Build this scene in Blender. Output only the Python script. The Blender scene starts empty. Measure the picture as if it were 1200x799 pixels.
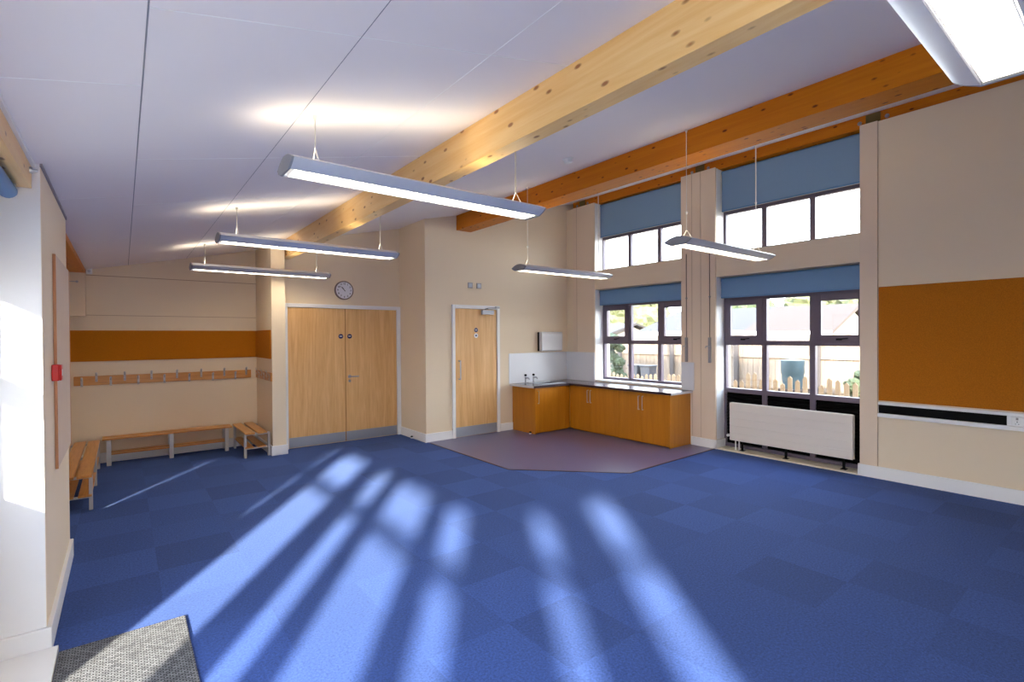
import bpy, bmesh, math, random
from mathutils import Vector, Matrix
random.seed(7)
PI = math.pi
SC = bpy.context.scene
COL = SC.collection

# ------------------------------------------------------------------ camera
R_ = Vector((0.78836051, -0.61518158, -0.00627176))
U_ = Vector((0.01040583, 0.0031408, 0.99994093))
F_ = Vector((0.61512554, 0.7883792, -0.00887756))
cd = bpy.data.cameras.new('camera')
cd.lens = 17.55; cd.sensor_width = 36.0; cd.sensor_fit = 'HORIZONTAL'
cd.clip_start = 0.02; cd.clip_end = 300
cam = bpy.data.objects.new('camera', cd)
M = Matrix((R_, U_, -F_)).transposed().to_4x4()
M.translation = Vector((0, 0, 1.6))
cam.matrix_world = M
COL.objects.link(cam)
SC.camera = cam

# ------------------------------------------------------------------ light
SC.view_settings.view_transform = 'Standard'
SC.view_settings.look = 'None'
SC.view_settings.gamma = 1.0
SC.view_settings.use_curve_mapping = False
SC.view_settings.exposure = 1.7
SC.cycles.use_denoising = True
SC.cycles.max_bounces = 10
SC.cycles.diffuse_bounces = 6
SC.cycles.transparent_max_bounces = 12
SC.cycles.sample_clamp_indirect = 8.0

SKY = 4.3
SUN = 11.5
LAMP_TOP = 2.3
LAMP_LOW = 7.5

w = bpy.data.worlds.new('sky'); SC.world = w; w.use_nodes = True
nt = w.node_tree; nt.nodes.clear()
wo = nt.nodes.new('ShaderNodeOutputWorld'); bg = nt.nodes.new('ShaderNodeBackground')
tc = nt.nodes.new('ShaderNodeTexCoord'); sp = nt.nodes.new('ShaderNodeSeparateXYZ')
rp = nt.nodes.new('ShaderNodeValToRGB')
nt.links.new(tc.outputs['Generated'], sp.inputs[0]); nt.links.new(sp.outputs['Z'], rp.inputs[0])
rp.color_ramp.elements[0].position = 0.0; rp.color_ramp.elements[0].color = (0.94, 0.96, 1.0, 1)
rp.color_ramp.elements[1].position = 0.8; rp.color_ramp.elements[1].color = (0.66, 0.79, 1.0, 1)
nt.links.new(rp.outputs[0], bg.inputs[0]); bg.inputs[1].default_value = SKY
nt.links.new(bg.outputs[0], wo.inputs[0])

sd = bpy.data.lights.new('sun', 'SUN'); sd.energy = SUN; sd.angle = math.radians(2.3); sd.color = (1.0, 0.90, 0.76)
so = bpy.data.objects.new('sun', sd); COL.objects.link(so)
sdir = Vector((0.585, 0.811, -0.365)).normalized()
so.rotation_euler = sdir.to_track_quat('-Z', 'Y').to_euler(); so.location = (-8, -10, 8)

# ------------------------------------------------------------------ mesh builder
class B:
    def __init__(s): s.bm = bmesh.new()
    def box(s, x0, x1, y0, y1, z0, z1):
        x0, x1 = min(x0, x1), max(x0, x1); y0, y1 = min(y0, y1), max(y0, y1); z0, z1 = min(z0, z1), max(z0, z1)
        v = [s.bm.verts.new(p) for p in [(x0,y0,z0),(x1,y0,z0),(x1,y1,z0),(x0,y1,z0),(x0,y0,z1),(x1,y0,z1),(x1,y1,z1),(x0,y1,z1)]]
        for f in [(0,3,2,1),(4,5,6,7),(0,1,5,4),(1,2,6,5),(2,3,7,6),(3,0,4,7)]: s.bm.faces.new([v[i] for i in f])
        return s
    def prism(s, pts, axis, a, b):
        """pts: 2-D polygon; extruded along axis from a to b (axis 'y': pts are (x,z); 'x': (y,z); 'z': (x,y))"""
        def P(p, t):
            return {'y': (p[0], t, p[1]), 'x': (t, p[0], p[1]), 'z': (p[0], p[1], t)}[axis]
        A = [s.bm.verts.new(P(p, a)) for p in pts]; Bv = [s.bm.verts.new(P(p, b)) for p in pts]
        n = len(pts)
        fs = [s.bm.faces.new(A), s.bm.faces.new(Bv[::-1])]
        for i in range(n): fs.append(s.bm.faces.new([A[i], Bv[i], Bv[(i+1) % n], A[(i+1) % n]]))
        return s
    def tube(s, pts, r, n=10):
        pts = [Vector(p) for p in pts]; rings = []
        rr = r if isinstance(r, (list, tuple)) else [r]*len(pts)
        prev = None
        for i, p in enumerate(pts):
            if i == 0: d = pts[1]-pts[0]
            elif i == len(pts)-1: d = pts[-1]-pts[-2]
            else: d = (pts[i]-pts[i-1]).normalized() + (pts[i+1]-pts[i]).normalized()
            d.normalize()
            if prev is None:
                u = d.orthogonal().normalized()
            else:
                u = prev - d*prev.dot(d)
                u = u.normalized() if u.length > 1e-6 else d.orthogonal().normalized()
            prev = u; v = d.cross(u)
            rings.append([s.bm.verts.new(p + (u*math.cos(2*PI*k/n) + v*math.sin(2*PI*k/n))*rr[i]) for k in range(n)])
        for a, b in zip(rings, rings[1:]):
            for k in range(n): s.bm.faces.new([a[k], a[(k+1) % n], b[(k+1) % n], b[k]])
        s.bm.faces.new(rings[0][::-1]); s.bm.faces.new(rings[-1])
        return s
    def lathe(s, prof, o=(0,0,0), axis='z', n=24):
        """prof: (radius, height) pairs from bottom to top"""
        o = Vector(o); rings = []
        for r, h in prof:
            ring = []
            for k in range(n):
                a = 2*PI*k/n; c, q = r*math.cos(a), r*math.sin(a)
                p = {'z': (c, q, h), 'y': (c, h, q), 'x': (h, c, q)}[axis]
                ring.append(s.bm.verts.new(o + Vector(p)))
            rings.append(ring)
        for a, b in zip(rings, rings[1:]):
            for k in range(n): s.bm.faces.new([a[k], a[(k+1) % n], b[(k+1) % n], b[k]])
        s.bm.faces.new(rings[0][::-1]); s.bm.faces.new(rings[-1])
        return s
    def blob(s, c, r, seed=0, sub=2, jit=0.25):
        rnd = random.Random(seed)
        m = Matrix.Translation(c) @ Matrix.Diagonal((r[0], r[1], r[2], 1))
        g = bmesh.ops.create_icosphere(s.bm, subdivisions=sub, radius=1, matrix=m)
        for v in g['verts']: v.co = Vector(c) + (v.co-Vector(c))*(1+rnd.uniform(-jit, jit))
        return s
    def quad(s, pts):
        s.bm.faces.new([s.bm.verts.new(p) for p in pts]); return s

def part(name, b, mat, parent=None, bevel=0.0, smooth=False, origin=None):
    """link the builder's shapes as ONE mesh object; verts are local to the parent (or to origin)"""
    me = bpy.data.meshes.new(name)
    bmesh.ops.recalc_face_normals(b.bm, faces=b.bm.faces)
    if origin is not None:
        for v in b.bm.verts: v.co -= Vector(origin)
    b.bm.to_mesh(me); b.bm.free()
    me.materials.append(mat)
    if smooth:
        for p in me.polygons: p.use_smooth = True
        try: me.set_sharp_from_angle(angle=math.radians(38))
        except Exception: pass
    o = bpy.data.objects.new(name, me); COL.objects.link(o)
    if origin is not None: o.location = origin
    if parent: o.parent = parent
    if bevel:
        m = o.modifiers.new('bevel', 'BEVEL'); m.width = bevel; m.segments = 2; m.limit_method = 'ANGLE'
    return o

def root(name, label, cat, loc=(0,0,0), group=None):
    o = bpy.data.objects.new(name, None); COL.objects.link(o); o.location = loc; o.empty_display_size = .1
    o['label'] = label; o['category'] = cat
    if group: o['group'] = group
    return o

def tag(o, label, cat, group=None, kind=None):
    o['label'] = label; o['category'] = cat
    if group: o['group'] = group
    if kind: o['kind'] = kind
    return o

def struct(name, b, mat, parent=None, label=None, **k):
    o = part(name, b, mat, parent, **k)
    if parent is None: o['kind'] = 'structure'
    if label: o['label'] = label
    return o

def copy_tree(o, parent=None):
    c = o.copy(); COL.objects.link(c)
    if parent: c.parent = parent
    for ch in list(o.children): copy_tree(ch, c)
    return c

# ------------------------------------------------------------------ materials
def srgb(r, g, b):
    f = lambda c: (c/255/12.92) if c/255 <= .04045 else ((c/255+.055)/1.055)**2.4
    return (f(r), f(g), f(b), 1)

def base_mat(name):
    m = bpy.data.materials.new(name); m.use_nodes = True
    nt = m.node_tree; p = nt.nodes['Principled BSDF']
    return m, nt, p

def N(nt, t, **kw):
    n = nt.nodes.new(t)
    for k, v in kw.items(): setattr(n, k, v)
    return n

def plain(name, col, rough=.5, metal=0.0, noise=0.04, scale=6.0, spec=.5, bump=0.0, bscale=200, emit=None, estr=0):
    m, nt, p = base_mat(name)
    tc = N(nt, 'ShaderNodeTexCoord'); no = N(nt, 'ShaderNodeTexNoise')
    no.inputs['Scale'].default_value = scale; no.inputs['Detail'].default_value = 3
    nt.links.new(tc.outputs['Object'], no.inputs['Vector'])
    mx = N(nt, 'ShaderNodeMix', data_type='RGBA')
    c = Vector(col[:3])
    mx.inputs[6].default_value = (*(c*(1-noise)), 1); mx.inputs[7].default_value = (*[min(1, q) for q in c*(1+noise)], 1)
    nt.links.new(no.outputs['Fac'], mx.inputs[0]); nt.links.new(mx.outputs[2], p.inputs['Base Color'])
    p.inputs['Roughness'].default_value = rough; p.inputs['Metallic'].default_value = metal
    p.inputs['Specular IOR Level'].default_value = spec
    if bump:
        n2 = N(nt, 'ShaderNodeTexNoise'); n2.inputs['Scale'].default_value = bscale; n2.inputs['Detail'].default_value = 2
        nt.links.new(tc.outputs['Object'], n2.inputs['Vector'])
        bp = N(nt, 'ShaderNodeBump'); bp.inputs['Strength'].default_value = bump; bp.inputs['Distance'].default_value = .002
        nt.links.new(n2.outputs['Fac'], bp.inputs['Height']); nt.links.new(bp.outputs[0], p.inputs['Normal'])
    if emit:
        p.inputs['Emission Color'].default_value = emit; p.inputs['Emission Strength'].default_value = estr
    return m

def wood(name, light, dark, axis='z', rough=.35, grain=14.0, knots=0.0, ring=3.0, contrast=1.0, spec=.5, kcol=None):
    """timber or veneer, the grain running along the given axis"""
    m, nt, p = base_mat(name)
    tc = N(nt, 'ShaderNodeTexCoord'); mp = N(nt, 'ShaderNodeMapping')
    sc = {'x': (.06, 1, 1), 'y': (1, .06, 1), 'z': (1, 1, .06)}[axis]
    mp.inputs['Scale'].default_value = [q*grain for q in sc]
    nt.links.new(tc.outputs['Object'], mp.inputs['Vector'])
    n1 = N(nt, 'ShaderNodeTexNoise'); n1.inputs['Scale'].default_value = 1.0; n1.inputs['Detail'].default_value = 6; n1.inputs['Roughness'].default_value = .65
    n1.inputs['Distortion'].default_value = ring
    nt.links.new(mp.outputs[0], n1.inputs['Vector'])
    mp2 = N(nt, 'ShaderNodeMapping'); mp2.inputs['Scale'].default_value = [q*grain*9 for q in sc]
    nt.links.new(tc.outputs['Object'], mp2.inputs['Vector'])
    n2 = N(nt, 'ShaderNodeTexNoise'); n2.inputs['Scale'].default_value = 1.0; n2.inputs['Detail'].default_value = 3
    nt.links.new(mp2.outputs[0], n2.inputs['Vector'])
    ad = N(nt, 'ShaderNodeMath', operation='MULTIPLY_ADD'); ad.inputs[1].default_value = .35
    nt.links.new(n2.outputs['Fac'], ad.inputs[0]); nt.links.new(n1.outputs['Fac'], ad.inputs[2])
    rp = N(nt, 'ShaderNodeValToRGB')
    rp.color_ramp.elements[0].position = .67-.22/contrast; rp.color_ramp.elements[0].color = light
    rp.color_ramp.elements[1].position = .67+.22/contrast; rp.color_ramp.elements[1].color = dark
    nt.links.new(ad.outputs[0], rp.inputs[0])
    out = rp.outputs[0]
    if knots:
        mp3 = N(nt, 'ShaderNodeMapping')
        mp3.inputs['Scale'].default_value = {'x': (6.5, 14, 14), 'y': (14, 6.5, 14), 'z': (14, 14, 6.5)}[axis]
        nt.links.new(tc.outputs['Object'], mp3.inputs['Vector'])
        vo = N(nt, 'ShaderNodeTexVoronoi'); vo.inputs['Scale'].default_value = 1.0
        nt.links.new(mp3.outputs[0], vo.inputs['Vector'])
        r2 = N(nt, 'ShaderNodeValToRGB')
        r2.color_ramp.elements[0].position = knots*.55; r2.color_ramp.elements[0].color = (1, 1, 1, 1)
        r2.color_ramp.elements[1].position = knots; r2.color_ramp.elements[1].color = (0, 0, 0, 1)
        nt.links.new(vo.outputs['Distance'], r2.inputs[0])
        mx = N(nt, 'ShaderNodeMix', data_type='RGBA')
        mx.inputs[7].default_value = kcol or (dark[0]*.35, dark[1]*.28, dark[2]*.25, 1)
        nt.links.new(r2.outputs[0], mx.inputs[0]); nt.links.new(out, mx.inputs[6]); out = mx.outputs[2]
    nt.links.new(out, p.inputs['Base Color'])
    p.inputs['Roughness'].default_value = rough; p.inputs['Specular IOR Level'].default_value = spec
    return m

def carpet_mat():
    m, nt, p = base_mat('blue carpet tiles')
    tc = N(nt, 'ShaderNodeTexCoord')
    mp = N(nt, 'ShaderNodeMapping'); mp.inputs['Location'].default_value = (-.18, -.205, 0); mp.inputs['Scale'].default_value = (1, 1, 0)
    nt.links.new(tc.outputs['Object'], mp.inputs[0])
    sc = N(nt, 'ShaderNodeVectorMath', operation='SCALE'); sc.inputs['Scale'].default_value = 2.0
    nt.links.new(mp.outputs[0], sc.inputs[0])
    fl = N(nt, 'ShaderNodeVectorMath', operation='FLOOR'); nt.links.new(sc.outputs[0], fl.inputs[0])
    wn = N(nt, 'ShaderNodeTexWhiteNoise', noise_dimensions='3D'); nt.links.new(fl.outputs[0], wn.inputs['Vector'])
    ck = N(nt, 'ShaderNodeTexChecker'); ck.inputs['Scale'].default_value = 1.0
    ck.inputs['Color1'].default_value = (1, 1, 1, 1); ck.inputs['Color2'].default_value = (0, 0, 0, 1)
    of = N(nt, 'ShaderNodeVectorMath', operation='ADD'); of.inputs[1].default_value = (0, 0, .5)
    nt.links.new(sc.outputs[0], of.inputs[0]); nt.links.new(of.outputs[0], ck.inputs['Vector'])
    # tile to tile difference of pile direction
    a = N(nt, 'ShaderNodeMath', operation='MULTIPLY_ADD'); a.inputs[1].default_value = .20; a.inputs[2].default_value = .82
    nt.links.new(wn.outputs['Value'], a.inputs[0])
    b = N(nt, 'ShaderNodeMath', operation='MULTIPLY_ADD'); b.inputs[1].default_value = .12
    nt.links.new(ck.outputs['Fac'], b.inputs[0]); nt.links.new(a.outputs[0], b.inputs[2])
    n1 = N(nt, 'ShaderNodeTexNoise'); n1.inputs['Scale'].default_value = 75; n1.inputs['Detail'].default_value = 5; n1.inputs['Roughness'].default_value = .85
    nt.links.new(tc.outputs['Object'], n1.inputs['Vector'])
    c = N(nt, 'ShaderNodeMapRange'); c.inputs['From Min'].default_value = .38; c.inputs['From Max'].default_value = .62
    c.inputs['To Min'].default_value = .66; c.inputs['To Max'].default_value = 1.36
    nt.links.new(n1.outputs['Fac'], c.inputs['Value'])
    d = N(nt, 'ShaderNodeMath', operation='MULTIPLY'); nt.links.new(b.outputs[0], d.inputs[0]); nt.links.new(c.outputs[0], d.inputs[1])
    v = N(nt, 'ShaderNodeVectorMath', operation='SCALE'); v.inputs[0].default_value = CARPET
    nt.links.new(d.outputs[0], v.inputs['Scale'])
    nt.links.new(v.outputs[0], p.inputs['Base Color'])
    p.inputs['Roughness'].default_value = .95; p.inputs['Specular IOR Level'].default_value = .15
    p.inputs['Sheen Weight'].default_value = .12; p.inputs['Sheen Tint'].default_value = (.5, .65, 1, 1)
    bp = N(nt, 'ShaderNodeBump'); bp.inputs['Strength'].default_value = .5; bp.inputs['Distance'].default_value = .004
    nt.links.new(n1.outputs['Fac'], bp.inputs['Height']); nt.links.new(bp.outputs[0], p.inputs['Normal'])
    return m
CARPET = (0.032, 0.070, 0.255)

def glass_mat():
    m = bpy.data.materials.new('window glass'); m.use_nodes = True; nt = m.node_tree; nt.nodes.clear()
    o = N(nt, 'ShaderNodeOutputMaterial'); mx = N(nt, 'ShaderNodeMixShader'); t = N(nt, 'ShaderNodeBsdfTransparent'); g = N(nt, 'ShaderNodeBsdfGlossy')
    t.inputs[0].default_value = (.95, .97, .96, 1); g.inputs['Roughness'].default_value = .02; g.inputs[0].default_value = (1, 1, 1, 1)
    mx.inputs[0].default_value = .05
    nt.links.new(t.outputs[0], mx.inputs[1]); nt.links.new(g.outputs[0], mx.inputs[2]); nt.links.new(mx.outputs[0], o.inputs[0])
    return m

def emis(name, col, s):
    m = bpy.data.materials.new(name); m.use_nodes = True; nt = m.node_tree; nt.nodes.clear()
    o = N(nt, 'ShaderNodeOutputMaterial'); e = N(nt, 'ShaderNodeEmission')
    e.inputs[0].default_value = col; e.inputs[1].default_value = s
    nt.links.new(e.outputs[0], o.inputs[0]); return m

def cork_mat(name, col):
    m, nt, p = base_mat(name)
    tc = N(nt, 'ShaderNodeTexCoord'); n = N(nt, 'ShaderNodeTexNoise'); n.inputs['Scale'].default_value = 110; n.inputs['Detail'].default_value = 4
    n.inputs['Roughness'].default_value = .75
    nt.links.new(tc.outputs['Object'], n.inputs['Vector'])
    r = N(nt, 'ShaderNodeValToRGB'); c = Vector(col[:3])
    r.color_ramp.elements[0].position = .3; r.color_ramp.elements[0].color = (*(c*.72), 1)
    r.color_ramp.elements[1].position = .65; r.color_ramp.elements[1].color = (*(c*1.12), 1)
    nt.links.new(n.outputs['Fac'], r.inputs[0]); nt.links.new(r.outputs[0], p.inputs['Base Color'])
    p.inputs['Roughness'].default_value = .9; p.inputs['Specular IOR Level'].default_value = .2
    return m

def weave_mat():
    m, nt, p = base_mat('woven barrier matting')
    tc = N(nt, 'ShaderNodeTexCoord'); mp = N(nt, 'ShaderNodeMapping'); mp.inputs['Rotation'].default_value = (0, 0, .0)
    nt.links.new(tc.outputs['Object'], mp.inputs[0])
    br = N(nt, 'ShaderNodeTexBrick'); br.inputs['Scale'].default_value = 24
    br.inputs['Color1'].default_value = srgb(170, 172, 178); br.inputs['Color2'].default_value = srgb(126, 128, 134); br.inputs['Mortar'].default_value = srgb(48, 48, 52)
    br.inputs['Mortar Size'].default_value = .055; br.inputs['Brick Width'].default_value = .55; br.inputs['Row Height'].default_value = .3; br.inputs['Mortar Smooth'].default_value = .6
    nt.links.new(mp.outputs[0], br.inputs['Vector'])
    n = N(nt, 'ShaderNodeTexNoise'); n.inputs['Scale'].default_value = 90; nt.links.new(tc.outputs['Object'], n.inputs['Vector'])
    mx = N(nt, 'ShaderNodeMix', data_type='RGBA', blend_type='MULTIPLY'); mx.inputs[0].default_value = .35
    nt.links.new(br.outputs['Color'], mx.inputs[6]); nt.links.new(n.outputs['Fac'], mx.inputs[7])
    mu = N(nt, 'ShaderNodeVectorMath', operation='SCALE'); mu.inputs['Scale'].default_value = .72
    nt.links.new(mx.outputs[2], mu.inputs[0]); nt.links.new(mu.outputs[0], p.inputs['Base Color'])
    p.inputs['Roughness'].default_value = .95; p.inputs['Specular IOR Level'].default_value = .1
    bp = N(nt, 'ShaderNodeBump'); bp.inputs['Strength'].default_value = .6; bp.inputs['Distance'].default_value = .004
    nt.links.new(br.outputs['Fac'], bp.inputs['Height']); bp.invert = True; nt.links.new(bp.outputs[0], p.inputs['Normal'])
    return m

m_wall = plain('cream wall paint', srgb(230, 213, 188), .75, noise=.012, scale=2, spec=.2)
m_panel = plain('cream wall board', srgb(228, 208, 186), .6, noise=.012, scale=2, spec=.25)
m_white = plain('white gloss trim', srgb(236, 236, 238), .35, noise=.01)
m_ceil = plain('white ceiling panel', srgb(236, 231, 232), .7, noise=.01, scale=1.5, spec=.2)
m_seam = plain('grey ceiling joint', srgb(138, 140, 148), .6)
m_seamw = plain('white ceiling joint', srgb(240, 240, 240), .6)
m_groove = plain('tan board joint', srgb(176, 150, 126), .7)  # darker tan strips marking the board joints
m_carpet = carpet_mat()
m_vinyl = plain('mauve grey vinyl', srgb(94, 92, 130), .28, noise=.05, scale=70, spec=.4)
m_edge = plain('dark edging strip', srgb(70, 48, 56), .4)
m_frame = plain('dark plum window frame', srgb(104, 92, 106), .35, noise=.02)
m_black = plain('black louvre panel', srgb(10, 9, 10), .7, spec=.05)
m_glass = glass_mat()
m_blind = plain('blue roller blind fabric', srgb(126, 156, 188), .75, noise=.02, scale=30, spec=.2)
m_blindlow = plain('bright blue roller blind fabric', srgb(116, 152, 190), .7, noise=.02, scale=30, spec=.2)
m_blindd = plain('blue blind cassette', srgb(92, 134, 176), .45, noise=.02)
m_pine_lit = wood('laminated pine along y', srgb(246, 212, 150), srgb(226, 172, 96), 'y', .32, 5.0, knots=.2, contrast=.7, kcol=srgb(158, 98, 50))  # same pine as the other beams, lamplight put into the paler tone
m_pine_shade = wood('shade-toned laminated pine along y', srgb(212, 132, 18), srgb(186, 100, 8), 'y', .45, 5.0, knots=.18, contrast=.7, spec=.25, kcol=srgb(104, 46, 14))  # same pine again, shade put into the deeper tone
m_oak = wood('oak door veneer', srgb(238, 196, 138), srgb(212, 160, 100), 'z', .38, 7.0, ring=2.4, contrast=1.0)
m_beech = wood('beech cabinet board', srgb(196, 126, 26), srgb(172, 104, 14), 'z', .32, 16.0, ring=.6, contrast=.7)
m_slat_y = wood('varnished beech slat along y', srgb(216, 158, 84), srgb(180, 116, 50), 'y', .32, 14.0, contrast=.8)
m_slat_x = wood('varnished beech slat along x', srgb(216, 158, 84), srgb(180, 116, 50), 'x', .32, 14.0, contrast=.8)
m_steel = plain('light grey painted steel', srgb(186, 184, 186), .4, noise=.02)
m_chrome = plain('brushed steel', srgb(176, 178, 184), .28, metal=1.0, noise=.03, scale=40)
m_kick = plain('satin steel kick plate', srgb(172, 178, 190), .42, metal=.6, noise=.03, scale=30)
m_cork = cork_mat('brown noticeboard felt', srgb(182, 108, 22))
m_cork2 = cork_mat('brown pinboard felt', srgb(186, 112, 16))
m_silver = plain('silver lamp housing', srgb(198, 202, 212), .3, metal=.1, noise=.01)
m_silver2 = plain('grey lamp end cap', srgb(146, 148, 154), .45, metal=.2, noise=.01)
m_louv = plain('self-lit louvre', srgb(244, 244, 244), .4, emit=(1, .98, .95, 1), estr=.07)  # faint glow added to the blades, as if lit by the tube
m_tube_up = emis('uplight tube', (1.0, .90, .70, 1), LAMP_TOP)
m_tube_dn = emis('downlight tube', (1.0, .85, .62, 1), LAMP_LOW)
m_cable = plain('white cable', srgb(225, 222, 215), .5)
m_rad = plain('white radiator enamel', srgb(226, 218, 210), .35, noise=.01)
m_plastic = plain('white plastic', srgb(232, 232, 232), .3, noise=.01)
m_disp = plain('glossy white enamel', srgb(206, 206, 210), .12, noise=.01)
m_dark = plain('black plastic', srgb(10, 10, 11), .6, spec=.08)
m_greypl = plain('grey plastic', srgb(150, 146, 150), .4)
m_red = plain('red alarm plastic', srgb(206, 22, 24), .35)
m_counter = plain('dark speckled laminate', srgb(84, 72, 80), .22, noise=.3, scale=120, spec=.4)
m_cedge = plain('plum laminate edge', srgb(58, 38, 44), .3)
m_cend = plain('pale worktop end trim', srgb(206, 202, 206), .35)
m_splash = plain('pale splashback sheet', srgb(214, 216, 224), .25, noise=.01)
m_blue = plain('blue sign vinyl', srgb(30, 34, 92), .35)
m_face = plain('white clock dial', srgb(226, 226, 236), .35)
m_conduit = plain('brown grey conduit', srgb(120, 104, 98), .5)
m_plate = plain('khaki steel plate', srgb(112, 96, 52), .5)
m_sill = plain('cream floor sill', srgb(226, 218, 200), .35)
m_fence = wood('weathered fence board', srgb(144, 130, 118), srgb(118, 104, 92), 'z', .8, 5.0, contrast=.7, spec=.1)
m_post = plain('dark grey fence post', srgb(66, 60, 60), .8)
m_picket = wood('pale picket timber', srgb(156, 136, 114), srgb(132, 110, 88), 'z', .8, 8.0, spec=.1)
m_ground = plain('sandy garden ground', srgb(100, 90, 74), .95, noise=.25, scale=3)
m_butt = plain('teal plastic barrel', srgb(48, 70, 80), .5)
m_leafA = plain('green hedge leaves', srgb(56, 66, 42), .8, noise=.5, scale=9)
m_leafB = plain('yellow green leaves', srgb(78, 82, 54), .8, noise=.4, scale=9)
m_roofg = plain('grey roof tiles', srgb(42, 39, 41), .8, noise=.15, scale=14)
m_roofb = plain('tan roof felt', srgb(56, 44, 38), .8, noise=.1, scale=10)
m_shed = plain('pale shed wall', srgb(130, 122, 114), .8, noise=.06)
m_bark = plain('tree bark', srgb(110, 88, 70), .9, noise=.2)
m_terra = plain('terracotta', srgb(110, 62, 40), .8)
m_bin = plain('grey plastic bin', srgb(58, 60, 68), .5)
m_outwall = plain('pale outside render', srgb(196, 186, 174), .8)
m_kerb = plain('dark log edging', srgb(56, 42, 36), .9)

CZ = lambda x: 2.565 + .2275*x

# ------------------------------------------------------------------ room shell
struct('floor', B().box(-.75, 7.1, -2.05, 8.5, -.1, 0), m_carpet)
struct('ceiling', B().prism([(-.75, CZ(-.75)), (7.1, CZ(7.1)), (7.1, CZ(7.1)+.2), (-.75, CZ(-.75)+.2)], 'y', -2.05, 8.5), m_ceil)
# vinyl wet area and its edging strip
vp = [(3.62, 6.77), (3.64, 6.66), (3.645, 4.75), (4.64, 3.73), (6.6, 3.785), (6.6, 6.77)]
struct('floor_vinyl', B().prism(vp, 'z', .0005, .004), m_vinyl)
eb = B()
for (a, b) in zip(vp[1:4], vp[2:5]):
    d = (Vector(b)-Vector(a)).normalized(); n = Vector((-d.y, d.x))*.009
    A, Bb = Vector(a)-d*.004, Vector(b)+d*.004
    eb.prism([tuple(A-n), tuple(Bb-n), tuple(Bb+n), tuple(A+n)], 'z', .0006, .0065)
struct('trim_1', eb, m_edge)

def wall_x(name, x0, x1, y0, y1, holes, mat, ztop=None):
    """wall whose faces look along x, spanning y0..y1; holes: (ya, yb, za, zb); top follows the ceiling"""
    b = B()
    def top(x): return (ztop if ztop is not None else CZ(x)+.02)
    ys = sorted(set([y0, y1] + [h[0] for h in holes] + [h[1] for h in holes]))
    for ya, yb in zip(ys, ys[1:]):
        hs = sorted([h for h in holes if h[0] <= ya+1e-6 and h[1] >= yb-1e-6], key=lambda h: h[2])
        z = 0.0
        for h in hs:
            if h[2] > z+1e-6: b.box(x0, x1, ya, yb, z, h[2])
            z = h[3]
        b.prism([(x0, z), (x1, z), (x1, top(x1)), (x0, top(x0))], 'y', ya, yb)
    bmesh.ops.remove_doubles(b.bm, verts=b.bm.verts, dist=1e-5)
    return struct(name, b, mat)

def wall_y(name, y0, y1, x0, x1, mat, holes=()):
    b = B()
    xs = sorted(set([x0, x1] + [h[0] for h in holes] + [h[1] for h in holes]))
    for xa, xb in zip(xs, xs[1:]):
        z = 0
        for h in [h for h in holes if h[0] <= xa+1e-6 and h[1] >= xb-1e-6]:
            if h[2] > 0: b.box(xa, xb, y0, y1, 0, h[2])
            z = h[3]
        b.prism([(xa, z), (xb, z), (xb, CZ(xb)+.02), (xa, CZ(xa)+.02)], 'y', y0, y1)
    return struct(name, b, mat)

LW = [(-.62, 3.28, .12, 1.98), (-1.86, -1.40, .12, 2.28), (5.05, 5.60, .10, 1.6)]
wall_x('wall_left', -.75, -.62, -2.05, 8.5, LW, m_wall)
wall_x('wall_left_pier', -.62, -.32, 3.48, 4.9, [], m_wall)
wall_y('wall_alcove', 8.35, 8.5, -.62, 1.6, m_wall)
wall_x('wall_partition', 1.6, 1.775, 7.36, 8.5, [], m_wall)
wall_y('wall_double_door', 7.65, 7.8, 1.775, 3.62, m_wall)
wall_x('wall_return', 3.62, 3.77, 6.77, 7.8, [], m_wall)
wall_y('wall_kitchen', 6.77, 6.92, 3.77, 7.0, m_wall)
wall_y('wall_rear', -2.05, -1.9, -.62, 7.0, m_wall, holes=[(-.40, .03, .1, 2.40)])
# right wall: openings for two windows below, two above; a ledge at 3.95 carries the timber beam
b = B()
X0, X1 = 6.6, 6.98
def rb(ya, yb, za, zb, x0=X0): b.box(x0, X1, ya, yb, za, zb)
rb(-1.9, 2.04, 0, 3.95); rb(6.06, 6.77, 0, 3.95)
rb(3.775, 4.32, 0, 3.95)
rb(4.32, 6.06, 0, .825); rb(4.32, 6.06, 2.42, 2.745)
rb(2.04, 3.775, 2.42, 2.745)
b.box(6.87, X1, -1.9, 6.77, 3.95, CZ(6.9)+.05)
bmesh.ops.remove_doubles(b.bm, verts=b.bm.verts, dist=1e-5)
struct('wall_right', b, m_wall)
# boxed piers and joints on the right wall
struct('trim_2', B().box(6.575, 6.6, 3.775, 4.32, 0, 3.955), m_panel, bevel=.002)      # centre pier
struct('trim_3', B().box(6.585, 6.6, 1.868, 2.035, 0, 3.955), m_panel, bevel=.002)     # pier beside big board
struct('trim_4', B().box(6.588, 6.6, 6.065, 6.60, .80, 3.955), m_panel, bevel=.002)    # pier in kitchen corner
gb = B()
for y in (4.14, 4.0): gb.box(6.572, 6.5755, y-.002, y+.002, .13, 3.95)
for y in (6.50,): gb.box(6.585, 6.589, y-.002, y+.002, 1.31, 3.95)
gb.box(6.596, 6.6005, 1.864, 1.868, .13, 3.95)
struct('trim_5', gb, m_groove)
# joints of the boards in the alcove, boxed column in its corner
gb = B(); gb.box(-.36, 1.6, 8.3455, 8.3505, 2.415, 2.423); gb.box(-.36, 1.6, 8.3455, 8.3505, 1.905, 1.911)
struct('trim_6', gb, m_groove)
struct('trim_7', B().box(-.62, -.36, 8.15, 8.35, 1.885, 2.44), m_wall, bevel=.002)

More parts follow.
